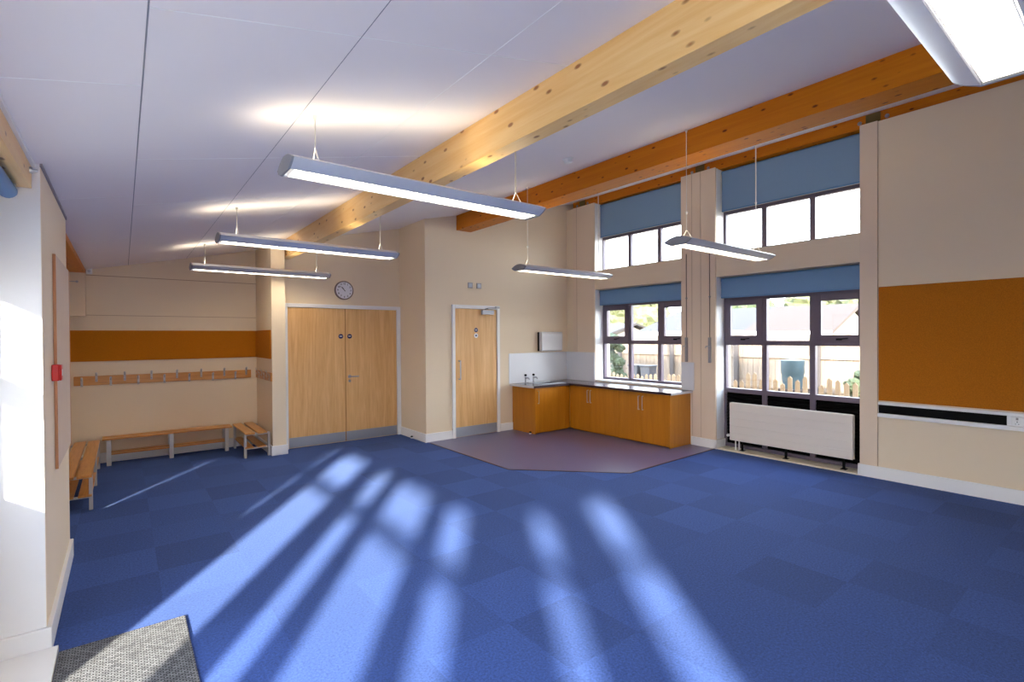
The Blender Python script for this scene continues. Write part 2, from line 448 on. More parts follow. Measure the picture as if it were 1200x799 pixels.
struct('trim_28', B().prism([(-.62, .13), (-.322, .13), (-.322, CZ(-.322)-.002), (-.62, CZ(-.62)-.002)], 'y', 3.474, 3.48), m_white)  # white board over the cream pier front, daylight put into its colour
# baseboards
def skirt(name, pts): return struct(name, pts, m_white, bevel=.004)
skirt('baseboard_left', B().box(-.34, -.30, 3.46, 4.9, 0, .13).box(-.62, -.30, 3.455, 3.48, 0, .13))
skirt('baseboard_left_alcove', B().box(-.62, -.60, 5.6, 8.35, 0, .13).box(-.62, -.32, 4.9, 4.92, 0, .13))
skirt('baseboard_alcove', B().box(-.60, 1.58, 8.33, 8.35, 0, .13))
skirt('baseboard_partition', B().box(1.58, 1.6, 7.34, 8.33, 0, .13).box(1.58, 1.79, 7.335, 7.36, 0, .13))
skirt('baseboard_return', B().box(3.598, 3.62, 6.75, 7.625, 0, .13))
skirt('baseboard_kitchen', B().box(3.6, 4.075, 6.748, 6.77, 0, .13).box(5.015, 5.28, 6.748, 6.77, 0, .13))
skirt('baseboard_right', B().box(6.578, 6.6, -1.9, 2.03, 0, .135).box(6.578, 6.615, 2.03, 2.055, 0, .135))
skirt('baseboard_pier', B().box(6.553, 6.575, 3.76, 4.15, 0, .125).box(6.553, 6.80, 3.752, 3.775, 0, .125))
skirt('baseboard_rear', B().box(.03, 6.578, -1.9, -1.88, 0, .13))
# cream sill board at the floor under the tall window; threshold under the near glazing
struct('trim_8', B().box(6.57, 6.86, 2.055, 3.752, 0, .018), m_sill, bevel=.003)
struct('trim_9', B().box(-.62, -.275, -1.86, 3.455, 0, .03), m_white, bevel=.003)
# ceiling joints
k = 10
def cstrip(x0, x1, y0, y1, mat):
    global k
    z = lambda x: CZ(x)-.0015
    bb = B()
    v = [bb.bm.verts.new(p) for p in [(x0,y0,z(x0)),(x1,y0,z(x1)),(x1,y1,z(x1)),(x0,y1,z(x0)),(x0,y0,z(x0)+.004),(x1,y0,z(x1)+.004),(x1,y1,z(x1)+.004),(x0,y1,z(x0)+.004)]]
    for f in [(0,3,2,1),(4,5,6,7),(0,1,5,4),(1,2,6,5),(2,3,7,6),(3,0,4,7)]: bb.bm.faces.new([v[i] for i in f])
    struct('trim_%d' % k, bb, mat); k += 1
cstrip(.068, .073, -1.9, 8.35, m_seam)
cstrip(.719, .7215, -1.9, 8.35, m_seam)
cstrip(1.318, 1.321, -1.9, 7.36, m_seamw)
for (x0, x1, y) in [(-.6, .066, 2.41), (-.6, .066, 4.30), (.075, .718, 1.83), (.7225, 1.8, 1.83), (.075, 1.8, 3.42), (.075, 1.8, 4.6), (-.6, .066, 6.1)]:
    cstrip(x0, x1, y-.0022, y+.0022, m_seamw)
# thin cover trims where the ceiling meets the left eave
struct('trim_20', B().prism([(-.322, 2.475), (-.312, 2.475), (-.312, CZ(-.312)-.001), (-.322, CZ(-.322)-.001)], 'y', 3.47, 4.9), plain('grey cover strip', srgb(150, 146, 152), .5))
struct('trim_21', B().prism([(-.352, 2.468), (-.338, 2.468), (-.338, CZ(-.338)-.001), (-.352, CZ(-.352)-.001)], 'y', -1.9, 3.47), m_white)

# ------------------------------------------------------------------ timber beams (each could be lifted out: things)
def beam(name, x0, x1, y0, y1, zb, mat, label, sides=True):
    r = root(name, label, 'beam', (x0, y0, zb))
    bb = B().prism([(0, 0), (x1-x0, 0), (x1-x0, CZ(x1)-zb), (0, CZ(x0)-zb)], 'y', 0, y1-y0)
    part('timber', bb, mat, r, bevel=.003)
    return r
beam('ceiling_beam', 1.80, 1.91, -1.9, 7.65, 2.73, m_pine_lit, 'pale, lit-toned knotty pine beam crossing the middle of the ceiling, ending above the double doors')
beam('ceiling_beam', 4.18, 4.45, -1.9, 6.77, 3.285, m_pine_shade, 'thick pine beam in a shaded tone on the ceiling ending above the single door wall')
r3 = beam('ceiling_beam', 6.665, 6.80, -1.9, 6.66, 3.945, m_pine_shade, 'slim pine beam in a shaded tone running along the top of the window wall above the blue blinds')
for yc in (4.06, 1.93, 6.42):
    part('bracket_plate', B().box(-.008, 0, yc+1.9-.07, yc+1.9+.07, .005, .13), m_plate, r3, bevel=.001)
    for s in (-.13, .13):
        part('bolt', B().lathe([(.022, -.006), (.022, 0)], (0, yc+1.9+s, .06), 'x', 16).lathe([(.011, -.02), (.011, -.006)], (0, yc+1.9+s, .06), 'x', 6), m_chrome, r3)
rl = beam('eaves_beam', -.50, -.352, -1.9, 3.472, 2.36, m_pine_lit, 'pine eaves beam at the left edge over the blue blind roller, ending at the white pier')
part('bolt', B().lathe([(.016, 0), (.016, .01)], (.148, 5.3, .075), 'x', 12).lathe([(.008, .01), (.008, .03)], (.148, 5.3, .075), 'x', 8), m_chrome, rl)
beam('eaves_beam', -.52, -.36, 4.9, 8.35, 2.425, m_pine_shade, 'pine eaves beam in a shaded tone over the left side of the bench alcove')

# ------------------------------------------------------------------ windows of the right wall
def window(idx, ylo, yhi, zlo, zhi, ymul, ztr, xf, sashes=(), lower=None, top_sash=True):
    """dark frame with mullions at ymul and transoms at ztr; glass pane per cell; xf is the inner face, the outside is +x"""
    fr = B(); d = .07; fw = .045
    fr.box(xf, xf+d, ylo, ylo+fw, zlo, zhi); fr.box(xf, xf+d, yhi-fw, yhi, zlo, zhi)
    fr.box(xf+.001, xf+d, ylo+fw, yhi-fw, zlo, zlo+fw); fr.box(xf+.001, xf+d, ylo+fw, yhi-fw, zhi-fw, zhi)
    for y in ymul: fr.box(xf+.001, xf+d, y-.032, y+.032, zlo+fw, zhi-fw)
    for z in ztr: fr.box(xf+.0015, xf+d, ylo+fw, yhi-fw, z-.032, z+.032)
    w_ = struct('window_%d' % idx, fr, m_frame, bevel=.004)
    ymul = sorted(ymul); ys = [ylo+fw] + sum([[y-.032, y+.032] for y in ymul], []) + [yhi-fw]
    zs = [zlo+fw] + sum([[z-.032, z+.032] for z in ztr], []) + [zhi-fw]
    cells = []
    for i in range(0, len(ys), 2):
        for j in range(0, len(zs), 2):
            cells.append((i//2, j//2, ys[i], ys[i+1], zs[j], zs[j+1]))
    for (i, j, ya, yb, za, zb) in cells:
        if lower is not None and j == lower:
            lp = B().box(xf+.035, xf+.05, ya, yb, za, zb)
            nz = int((zb-za)/.045)
            for q in range(nz):
                z = za + (q+.5)*(zb-za)/nz
                lp.prism([(xf+.02, z-.004), (xf+.035, z+.012), (xf+.035, z-.01)], 'y', ya, yb)
            part('louvre_panel', lp, m_black, w_)
            continue
        if (i, j) in sashes:
            s = .07; sb = B(); xs = xf-.012
            sb.box(xs, xs+.05, ya-.012, ya+s, za-.012, zb+.012); sb.box(xs, xs+.05, yb-s, yb+.012, za-.012, zb+.012)
            sb.box(xs+.0005, xs+.05, ya+s, yb-s, za-.012, za+s); sb.box(xs+.0005, xs+.05, ya+s, yb-s, zb-s, zb+.012)
            so_ = part('sash', sb, m_frame, w_, bevel=.004)
            hb = B(); yc = (ya+yb)/2; zc = za+.018
            hb.box(xs-.012, xs, yc-.03, yc+.03, zc-.012, zc+.012)
            hb.tube([(xs-.012, yc, zc), (xs-.035, yc, zc), (xs-.038, yc-.04, zc+.006), (xs-.036, yc-.105, zc+.012)], .008, 8)
            part('handle', hb, m_dark, so_)
            part('pane', B().box(xf+.02, xf+.026, ya+s-.004, yb-s+.004, za+s-.004, zb-s+.004), m_glass, w_)
        else:
            part('pane', B().box(xf+.03, xf+.036, ya, yb, za, zb), m_glass, w_)
    return w_
XF = 6.80
window(1, 4.25, 6.07, .83, 2.16, (5.46, 4.865), (1.492,), XF, sashes=[(0, 1), (2, 1)])
window(2, 2.0, 3.785, .02, 2.13, (3.205, 2.61), (.82, 1.492), XF, sashes=[(0, 2), (2, 2)], lower=0)
window(3, 4.25, 6.09, 2.745, 3.36, (5.46, 4.865), (), XF)
window(4, 2.0, 3.785, 2.745, 3.36, (3.205, 2.61), (), XF)
# heads above the frames, inside the recesses
struct('trim_22', B().box(6.80, 6.97, 4.3, 6.08, 2.16, 2.42), m_wall)
struct('trim_23', B().box(6.80, 6.97, 2.0, 3.8, 2.13, 2.42), m_wall)
struct('trim_24', B().box(6.805, 6.97, 2.0, 6.09, 3.36, 3.96), m_wall)
# window board of the kitchen window
struct('trim_25', B().box(6.59, 6.84, 4.33, 6.06, .805, .832), m_white, bevel=.003)
# pier reveals are white on their near sides
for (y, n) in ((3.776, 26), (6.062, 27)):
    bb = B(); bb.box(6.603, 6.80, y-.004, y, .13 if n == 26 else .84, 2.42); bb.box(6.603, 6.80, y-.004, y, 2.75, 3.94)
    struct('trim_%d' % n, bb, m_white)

# ------------------------------------------------------------------ left glazing (seen from the room only by the light it lets in)
def left_window(idx, ylo, yhi, zlo, zhi, panes, ztr, low={}):
    xf = -.70; fr = B(); lo = ylo
    edges = [ylo] + sum([[a, b_] for a, b_ in sorted(panes)], []) + [yhi]
    for i in range(0, len(edges), 2):
        if edges[i+1]-edges[i] > .002: fr.box(xf, xf+.07, edges[i], edges[i+1], zlo, zhi)
    for a, b_ in sorted(panes):
        fr.box(xf+.001, xf+.069, a, b_, zlo, low.get(a, zlo+.06)); fr.box(xf+.001, xf+.069, a, b_, zhi-.05, zhi)
        fr.box(xf+.001, xf+.069, a, b_, ztr[0], ztr[1])
    w_ = struct('window_%d' % idx, fr, m_frame, bevel=.003)
    for a, b_ in panes:
        part('pane', B().box(xf+.03, xf+.036, a, b_, low.get(a, zlo+.06), ztr[0]), m_glass, w_)
        part('pane', B().box(xf+.03, xf+.036, a, b_, ztr[1], zhi-.05), m_glass, w_)
left_window(5, -.62, 3.28, .12, 1.98, [(2.93, 3.24), (1.82, 2.55), (1.10, 1.45), (.13, .87), (-.58, -.15)], (1.42, 1.52), {2.93: .92})
left_window(6, -1.86, -1.40, .12, 2.28, [(-1.82, -1.45)], (1.80, 1.90))
# rear glazed strip
fr = B(); fr.box(-.40, -.355, -2.0, -1.93, .1, 2.4); fr.box(-.02, .03, -2.0, -1.93, .1, 2.4)
fr.box(-.355, -.02, -1.999, -1.931, .1, .16); fr.box(-.355, -.02, -1.999, -1.931, 2.36, 2.4); fr.box(-.355, -.02, -1.999, -1.931, 1.87, 1.96)
w7 = struct('window_7', fr, m_frame, bevel=.003)
part('pane', B().box(-.355, -.02, -1.966, -1.96, .16, 1.87), m_glass, w7)
part('pane', B().box(-.355, -.02, -1.966, -1.96, 1.96, 2.36), m_glass, w7)
# narrow alcove window, out of view; its slotted plate is shaped to throw a thin light streak
fr = B(); fr.box(-.632, -.624, 5.05, 5.43, .1, 1.6); fr.box(-.632, -.624, 5.462, 5.60, .1, 1.6); fr.box(-.632, -.624, 5.43, 5.462, .1, .30); fr.box(-.632, -.624, 5.43, 5.462, .95, 1.6)
w8 = struct('window_8', fr, m_frame)
part('pane', B().box(-.70, -.694, 5.05, 5.60, .1, 1.6), m_glass, w8)

# ------------------------------------------------------------------ roller blinds
def blind(y0, y1, xc, ztop, zbot, label, group=None, rad=.028, fabric=None):
    r = root('roller_blind', label, 'blind', (xc, y0, ztop-rad), group)
    L = y1-y0
    part('roller', B().lathe([(rad, 0), (rad, L)], (0, 0, 0), 'y', 18), m_blindd, r, smooth=True)
    part('fabric', B().box(-rad-.001, -rad+.002, .012, L-.012, zbot-ztop+rad+.02, 0), fabric or m_blind, r)
    part('bottom_bar', B().box(-rad-.006, -rad+.007, .012, L-.012, zbot-ztop+rad, zbot-ztop+rad+.022), m_blindd, r, bevel=.003)
    for s in (0, 1):
        part('end_bracket', B().box(-.03, .03, s*L-.004, s*L+.004, -.034, rad+.003), m_plastic, r, bevel=.001)
    return r
blind(4.33, 6.045, 6.745, 3.935, 3.345, 'long blue roller blind over the high window nearest the far corner')
blind(2.05, 3.765, 6.745, 3.925, 3.345, 'long blue roller blind over the high window beside the big brown board')
blind(4.33, 6.045, 6.72, 2.41, 2.14, 'short blue roller blind over the window behind the kitchen worktop', fabric=m_blindlow)
blind(2.05, 3.765, 6.72, 2.41, 2.12, 'short blue roller blind over the window behind the radiator', fabric=m_blindlow)
bl = blind(-.6, 3.40, -.43, 2.355, 2.10, 'blue roller blind at the left edge below the pale eaves beam', rad=.036, fabric=m_blindlow)

# ------------------------------------------------------------------ double door
def door_leaf(parent, x0, x1, yf, zt, kick, name='door_leaf'):
    L = part(name, B().box(x0, x1, yf, yf+.004, .008, zt), m_oak, parent, bevel=.001)
    part('kick_plate', B().box(x0+.004, x1-.004, yf-.0025, yf, .012, kick), m_kick, L, bevel=.0005)
    return L
Yd = 7.635
d1 = struct('door_1', B().box(1.80, 1.868, 7.612, 7.65, 0, 2.10).box(3.552, 3.615, 7.612, 7.65, 0, 2.10).box(1.868, 3.552, 7.6125, 7.65, 2.045, 2.10), m_white, bevel=.004,
            label='double oak veneered doors in a white frame')
La = door_leaf(d1, 1.872, 2.70, Yd, 2.04, .155)
Lb = door_leaf(d1, 2.706, 3.548, Yd, 2.04, .155)
part('meeting_strip', B().box(2.697, 2.709, Yd-.0015, Yd+.003, .01, 2.04), wood('dark oak lipping', srgb(176, 122, 62), srgb(150, 98, 44), 'z'), La)
def lever(parent, x, y, z, dirx=1):
    hb = B().lathe([(.026, -.008), (.026, 0)], (x, y, z), 'y', 20)
    hb.tube([(x, y-.006, z), (x, y-.05, z), (x+dirx*.02, y-.056, z), (x+dirx*.125, y-.056, z)], .0095, 10)
    part('lever_handle', hb, m_chrome, parent, smooth=True)
    kb = B().lathe([(.02, -.008), (.02, 0)], (x, y, z-.07), 'y', 18); kb.box(x-.006, x+.006, y-.02, y-.006, z-.085, z-.06)
    part('lock', kb, m_chrome, parent)
lever(Lb, 2.765, Yd, 1.0)
def disc(parent, x, y, z, r, mat, bar=m_white, w=.6, ins=None):
    o = part('sign_disc', B().lathe([(r, -.003), (r, 0)], (x, y, z), 'y', 28), mat, parent)
    for dz, q in ((.006, w), (-.004, w*.8)):
        part('lettering', B().box(x-r*q, x+r*q, y-.0036, y-.003, z+dz-.0025, z+dz+.0025), bar, o)
    return o
disc(La, 2.635, Yd, 1.62, .036, m_blue)
disc(Lb, 2.77, Yd, 1.62, .036, m_blue)

# single door
Ys = 6.755
d2 = struct('door_2', B().box(4.075, 4.128, 6.735, 6.77, 0, 2.11).box(4.945, 5.0, 6.735, 6.77, 0, 2.11).box(4.128, 4.945, 6.7355, 6.77, 2.052, 2.11), m_white, bevel=.004,
            label='single oak veneered door in a white frame')
Lc = door_leaf(d2, 4.131, 4.942, Ys, 2.047, .165)
part('pull_handle', B().tube([(4.20, Ys, .93), (4.20, Ys-.05, .93), (4.20, Ys-.05, 1.22), (4.20, Ys, 1.22)], .011, 10), m_chrome, Lc, smooth=True)
disc(Lc, 4.53, Ys, 1.71, .036, m_blue)
wd = part('sign_disc', B().lathe([(.038, -.003), (.038, 0)], (4.53, Ys, 1.62), 'y', 28), m_plastic, Lc)
part('emblem', B().lathe([(.016, -.0038), (.016, -.003)], (4.53, Ys, 1.62), 'y', 20), m_blue, wd)
cl = part('door_closer', B().box(4.63, 4.86, Ys-.05, Ys, 1.965, 2.035), m_kick, Lc, bevel=.004)
part('closer_arm', B().tube([(4.70, Ys-.03, 2.035), (4.70, Ys-.03, 2.055), (4.66, Ys-.16, 2.06), (4.93, Ys-.03, 2.085)], .008, 8), m_chrome, cl)
part('closer_shoe', B().box(4.90, 4.97, 6.70, 6.735, 2.068, 2.098), m_chrome, cl)

# clock
ck = root('wall_clock', 'round white wall clock with grey rim above the double doors', 'clock', (2.69, 7.65, 2.325))
part('case', B().lathe([(.128, -.03), (.136, -.036), (.144, -.03), (.144, 0)], (0, 0, 0), 'y', 48), plain('bronze grey rim', srgb(128, 112, 108), .4), ck, smooth=True)
part('dial', B().lathe([(.127, -.032), (.127, -.028)], (0, 0, 0), 'y', 48), m_face, ck)
for h in range(1, 13):
    a = PI/2 - h*PI/6
    cu = bpy.data.curves.new('numeral', 'FONT'); cu.body = str(h); cu.size = .036; cu.align_x = 'CENTER'; cu.align_y = 'CENTER'; cu.extrude = .0004; cu.offset = .0008
    cu.materials.append(m_dark)
    tmp = bpy.data.objects.new('numeral', cu); me_ = bpy.data.meshes.new_from_object(tmp); bpy.data.objects.remove(tmp)
    o = bpy.data.objects.new('numeral', me_); COL.objects.link(o); o.parent = ck
    o.location = (.1*math.cos(a), -.0335, .1*math.sin(a)); o.rotation_euler = (PI/2, 0, 0)
def hand(name, L, wd_, ang, y):
    a = PI/2 - ang; c, s = math.cos(a), math.sin(a)
    P = lambda u, v: (u*c - v*s, u*s + v*c)
    part(name, B().prism([P(-.018, -wd_), P(L, -wd_*.6), P(L, wd_*.6), P(-.018, wd_)], 'y', y-.001, y), m_dark, ck)
hand('hour_hand', .062, .005, 2*PI*(10.87/12), -.0365)
hand('minute_hand', .09, .0035, 2*PI*(52/60), -.0385)

# fire alarm call point and pinboard on the white pier
cp = root('fire_alarm_call_point', 'red fire alarm call point on the white pier beside the pinboard edge', 'alarm', (-.3178, 3.86, 1.41))
part('back_box', B().box(0, .032, -.044, .044, -.046, .046), m_red, cp, bevel=.004)
part('front_plate', B().box(.032, .042, -.042, .042, -.044, .044), m_red, cp, bevel=.003)
part('window', B().box(.042, .0435, -.02, .02, -.018, .018), m_plastic, cp)
pb = root('pinboard', 'wood-edged pinboard on the inner face of the white pier at left', 'noticeboard', (-.3178, 3.95, .84))
part('panel', B().box(0, .012, .012, .93, 0, 1.26), plain('pale board face', srgb(206, 186, 168), .8), pb)
m_bedge = wood('orange board edge', srgb(200, 140, 94), srgb(178, 116, 70), 'z')
part('edge_trim', B().box(0, .014, 0, .014, 0, 1.26), m_bedge, pb); part('edge_trim', B().box(0, .014, .93, .944, 0, 1.26), m_bedge, pb)

# large brown noticeboard and the trunking under it
nb = root('noticeboard', 'large plain brown noticeboard on the right wall', 'noticeboard', (6.5978, 1.855, .87))
part('panel', B().box(-.02, 0, -2.9, 0, 0, 1.25), m_cork, nb, bevel=.002)
tk = root('dado_trunking', 'white wall trunking with a long black insert below the large noticeboard', 'trunking', (6.6, 1.86, .69))
part('channel', B().box(-.03, 0, -3.0, 0, .135, .165).box(-.045, 0, -3.0, 0, .0, .04).box(-.018, 0, -3.0, 0, .04, .135), m_white, tk, bevel=.004)
part('black_insert', B().box(-.022, -.018, -1.02, -.005, .042, .133), m_dark, tk)
sk = part('socket_outlet', B().box(-.028, -.018, -1.20, -1.05, .045, .131), m_plastic, tk, bevel=.002)
for s in (-1.09, -1.16):
    part('switch', B().box(-.031, -.028, s-.008, s+.008, .1, .122), m_greypl, sk)
    part('pin_hole', B().box(-.0288, -.0279, s-.003, s+.003, .078, .088).box(-.0288, -.0279, s-.014, s-.007, .06, .064).box(-.0288, -.0279, s+.007, s+.014, .06, .064), m_dark, sk)

# ------------------------------------------------------------------ radiator
rd = root('radiator', 'long low white horizontal radiator on black feet in front of the tall window', 'radiator', (6.63, 2.12, .018))
L = 1.48
fb = B(); nb_ = 5; H0, H1 = .13, .645
for i in range(nb_):
    z0 = H0+(H1-H0)*i/nb_; z1 = H0+(H1-H0)*(i+1)/nb_
    fb.box(0, .016, 0, L, z0+.003, z1-.003)
fb.box(.006, .016, .001, L-.001, H0, H1)
part('front_panel', fb, m_rad, rd, bevel=.002)
part('rear_panel', B().box(.055, .07, 0, L, H0, H1), m_rad, rd, bevel=.002)
part('fins', B().box(.018, .053, .03, L-.02, H0+.015, H1-.03), m_greypl, rd)
part('top_grille', B().box(.003, .068, .012, L-.004, H1-.006, H1+.004), m_rad, rd, bevel=.001)
for y in (.10, .75, 1.32):
    part('foot', B().box(.028, .042, y-.014, y+.014, .004, H0+.02).box(.0, .075, y-.03, y+.03, 0, .006), m_dark, rd, bevel=.001)
part('valve', B().tube([(.03, L-.02, .19), (.03, L+.035, .19)], [.012, .014], 12).tube([(.03, L+.03, .19), (-.0, L+.03, .19)], .018, 14), m_plastic, rd, smooth=True)
for y in (L-.07, L-.12):
    part('pipe', B().tube([(.03, y, 0), (.03, y, H0+.02)], .009, 10), m_plastic, rd, smooth=True)

# ------------------------------------------------------------------ window winders on the centre pier
def winder(y, label, ztop):
    r = root('window_winder', label, 'window winder', (6.575, y, 1.21), 'window winding gear on the centre pier')
    part('gear_box', B().box(-.03, 0, -.018, .018, 0, .36), m_greypl, r, bevel=.004)
    part('crank', B().tube([(-.03, 0, .235), (-.05, 0, .235), (-.055, .028, .235), (-.05, .045, .215)], .007, 8), m_chrome, r)
    part('conduit', B().tube([(-.012, 0, .36), (-.012, 0, ztop-1.21)], .006, 8), m_conduit, r)
    part('clip', B().box(-.022, 0, -.01, .01, .93, .945), m_greypl, r)
winder(4.225, 'grey winder with long rod at the kitchen window side of the centre pier', 2.80)
winder(3.855, 'grey winder with long rod at the radiator window side of the centre pier', 2.80)

# ------------------------------------------------------------------ pendant lights
def pendant():
    r = root('pendant_light', '', 'light', (0, 0, 0), 'suspended linear lights')
    LL = 1.60; hw = .145
    def lens(x0, x1):
        n = 14; top = []; low = []
        for i in range(n+1):
            t = -1+2*i/n
            top.append((hw*t, .042*(1-t*t)))
        lowl = [(hw, 0), (hw*.80, -.022), (hw*.50, -.04)]; lowr = [(-hw*.50, -.04), (-hw*.80, -.022)]
        return top, lowl, lowr
    top, ll, lr = lens(0, LL)
    # housing: curved shell, open at the bottom centre and with a slot on top
    hb = B()
    slot = .05
    left = [p for p in top if p[0] <= -slot] + [(-slot, .038)]
    right = [(slot, .038)] + [p for p in top if p[0] >= slot]
    th = .004
    def shell(poly, t=th):
        inner = []
        for i, p in enumerate(poly): inner.append((p[0]*.965, p[1]*.9 - (0.003 if p[1] > 0 else -.003)))
        hb.prism([(a, c) for a, c in poly] + [(a, c) for a, c in inner[::-1]], 'x', 0, LL)
    shell(left[::-1] + [(-hw*.80, -.022), (-hw*.5, -.04)])
    shell(right + [(hw*.80, -.022), (hw*.5, -.04)])
    part('housing', hb, m_silver, r, smooth=True)
    eb = B(); outline = top + [(hw*.80, -.022), (hw*.5, -.041), (-hw*.5, -.041), (-hw*.80, -.022)]
    eb.prism(outline, 'x', -.012, 0)
    part('end_cap', eb, m_silver2, r, bevel=.002)
    eb = B(); eb.prism(outline, 'x', LL, LL+.012)
    part('end_cap', eb, m_silver2, r, bevel=.002)
    # louvre: side reflectors and cross blades below the tube
    lb = B(); lw = hw*.46
    lb.box(.02, LL-.02, -lw, -lw+.003, -.038, -.012); lb.box(.02, LL-.02, lw-.003, lw, -.038, -.012)
    nb = 24
    for i in range(nb+1):
        x = .02 + (LL-.04)*i/nb
        lb.prism([(x-.0035, -.014), (x+.0035, -.014), (x+.001, -.039), (x-.001, -.039)], 'y', -lw+.003, lw-.003)
    part('louvre', lb, m_louv, r)
    part('downlight_tube', B().box(.03, LL-.03, -lw+.006, lw-.006, -.012, -.008), m_tube_dn, r)
    part('uplight_tube', B().box(.12, LL-.12, -.04, .04, .026, .030), m_tube_up, r)
    for x in (.14, LL-.14):
        part('yoke', B().tube([(x, -.055, .034), (x, 0, .115), (x, .055, .034)], .003, 6), m_cable, r)
    return r
lights = [
    (.66, .28, 'nearest suspended light, partly cut off at the top right corner of the photo'),
    (.655, 2.66, 'suspended grey light in front of the pale middle beam, its louvre seen from below'),
    (.66, 4.93, 'suspended grey light hanging in front of the pale beam end, second from the alcove'),
    (.66, 7.08, 'suspended grey light hanging in front of the bench alcove, farthest left'),
    (3.93, 4.88, 'suspended grey light over the sink end of the kitchen worktop'),
    (4.0, 2.66, 'suspended grey light in front of the centre pier between the windows'),
]
proto = pendant()
LZ = 2.465
for i, (x, y, lab) in enumerate(lights):
    o = proto if i == 0 else copy_tree(proto)
    o.location = (x, y, LZ); o['label'] = lab
    for dx in (.14, 1.46):
        xx = x+dx; zt = CZ(xx)
        beamx = (1.80 < xx < 1.91 and 2.73) or (4.18 < xx < 4.45 and 3.285)
        if beamx: zt = beamx
        part('suspension_wire', B().tube([(dx, 0, .114), (dx, 0, zt-LZ)], .003 if dx < 1 else .0055, 6), m_cable, o)
        part('ceiling_hook', B().lathe([(.004, -.03), (.01, -.012), (.012, 0)], (dx, 0, zt-LZ), 'z', 10), m_cable, o)

# smoke detector on the ceiling
sm = root('smoke_detector', 'small round white smoke detector on the ceiling between the two beams', 'smoke detector', (3.49, 3.56, CZ(3.49)))
sm.rotation_euler = (0, -math.atan(.2275), 0)
part('base', B().lathe([(.052, -.02), (.056, -.005), (.056, 0)], (0, 0, 0), 'z', 28), m_plastic, sm, smooth=True)
part('sensor_head', B().lathe([(.022, -.052), (.04, -.045), (.044, -.02)], (0, 0, 0), 'z', 24), m_plastic, sm, smooth=True)
# two small wall plates over the single door
for x, lab in ((4.43, 'left small square grey plate on the wall above the single door'), (4.60, 'right small square grey plate on the wall above the single door')):
    q = root('wall_plate', lab, 'wall plate', (x, 6.77, 2.43))
    part('cover', B().box(-.045, .045, -.014, 0, -.045, .045), m_greypl, q, bevel=.004)
    part('grille', B().box(-.028, .028, -.017, -.014, -.028, .028), m_kick, q, bevel=.002)
q = root('motion_sensor', 'small white sensor box under the ceiling in the alcove corner', 'sensor', (-.325, 8.35, 2.43))
part('housing', B().box(-.03, .03, -.05, 0, 0, .08), m_plastic, q, bevel=.006)
part('lens', B().lathe([(.006, -.058), (.018, -.05)], (0, 0, .035), 'y', 12), m_disp, q, smooth=True)
q = root('pipe_stub', 'thin steel pipe sticking out on the boxed alcove column', 'pipe', (-.52, 8.14, 2.31))
part('tube', B().tube([(0, -.006, 0), (.075, -.006, 0)], .005, 8), m_chrome, q)
part('end_disc', B().lathe([(.014, -.014), (.014, 0)], (.085, 0, 0), 'y', 14), m_chrome, q)

# door stops
for (x, y, lab) in ((3.585, 7.18, 'small dark and white door stop by the skirting right of the double doors'), (5.245, 6.25, 'small black and white door stop at the foot of the sink cabinet')):
    q = root('door_stop', lab, 'door stop', (x, y, 0.004))
    part('base', B().lathe([(.018, 0), (.018, .02), (.015, .022)], (0, 0, 0), 'z', 18), m_plastic, q, smooth=True)
    part('rubber_ring', B().lathe([(.02, .022), (.02, .036), (.012, .04)], (0, 0, 0), 'z', 18), m_dark, q, smooth=True)

# ------------------------------------------------------------------ pinboards in the alcove
bo = part('panel', B().box(-.60, 1.597, 8.333, 8.3478, 1.315, 1.712), m_cork2, None, bevel=.001, origin=(.5, 8.35, 1.3)); bo.name = 'pinboard'
tag(bo, 'long brown pinboard strip on the back wall of the bench alcove', 'noticeboard')
bo = part('panel', B().box(1.585, 1.6, 7.39, 8.33, 1.315, 1.712), m_cork2, None, bevel=.001, origin=(1.6, 7.9, 1.3)); bo.name = 'pinboard'
tag(bo, 'short brown pinboard on the side wall of the bench alcove', 'noticeboard')

def coat_hook(name='coat_hook'):
    hb = B()
    hb.box(-.012, .012, -.006, 0, -.055, .055)
    hb.tube([(0, -.002, .03), (0, -.03, .028), (0, -.05, .044), (0, -.052, .066)], [.008, .008, .008, .011], 8)
    hb.tube([(0, -.002, -.02), (0, -.026, -.034), (0, -.034, -.02)], [.006, .006, .008], 8)
    return part(name, hb, m_steel, None)
# coat rail on the back wall: rail with 14 hooks set alternately high and low
cr = root('coat_rail', 'long wooden coat rail with alternating metal hooks on the alcove back wall', 'coat rail', (-.49, 8.35, 1.01))
part('board', B().box(0, 2.01, -.02, 0, 0, .118), m_slat_x, cr, bevel=.004)
hp = coat_hook(); hp.parent = cr
for i in range(14):
    h = hp if i == 0 else hp.copy()
    if i: COL.objects.link(h)
    h.location = (.078 + i*.1435, -.02, .04 if i % 2 == 0 else .098)
cr2 = root('coat_rail', 'short wooden coat rail with hooks on the alcove side wall below the short pinboard', 'coat rail', (1.6, 8.32, 1.01))
part('board', B().box(-.02, 0, -.98, 0, 0, .118), m_slat_y, cr2, bevel=.004)
for i in range(6):
    h = hp.copy(); COL.objects.link(h); h.parent = cr2; h.scale = (1, .35, .9)
    h.location = (-.02, -.09-i*.16, .055 if i % 2 else .092); h.rotation_euler = (0, 0, -PI/2)

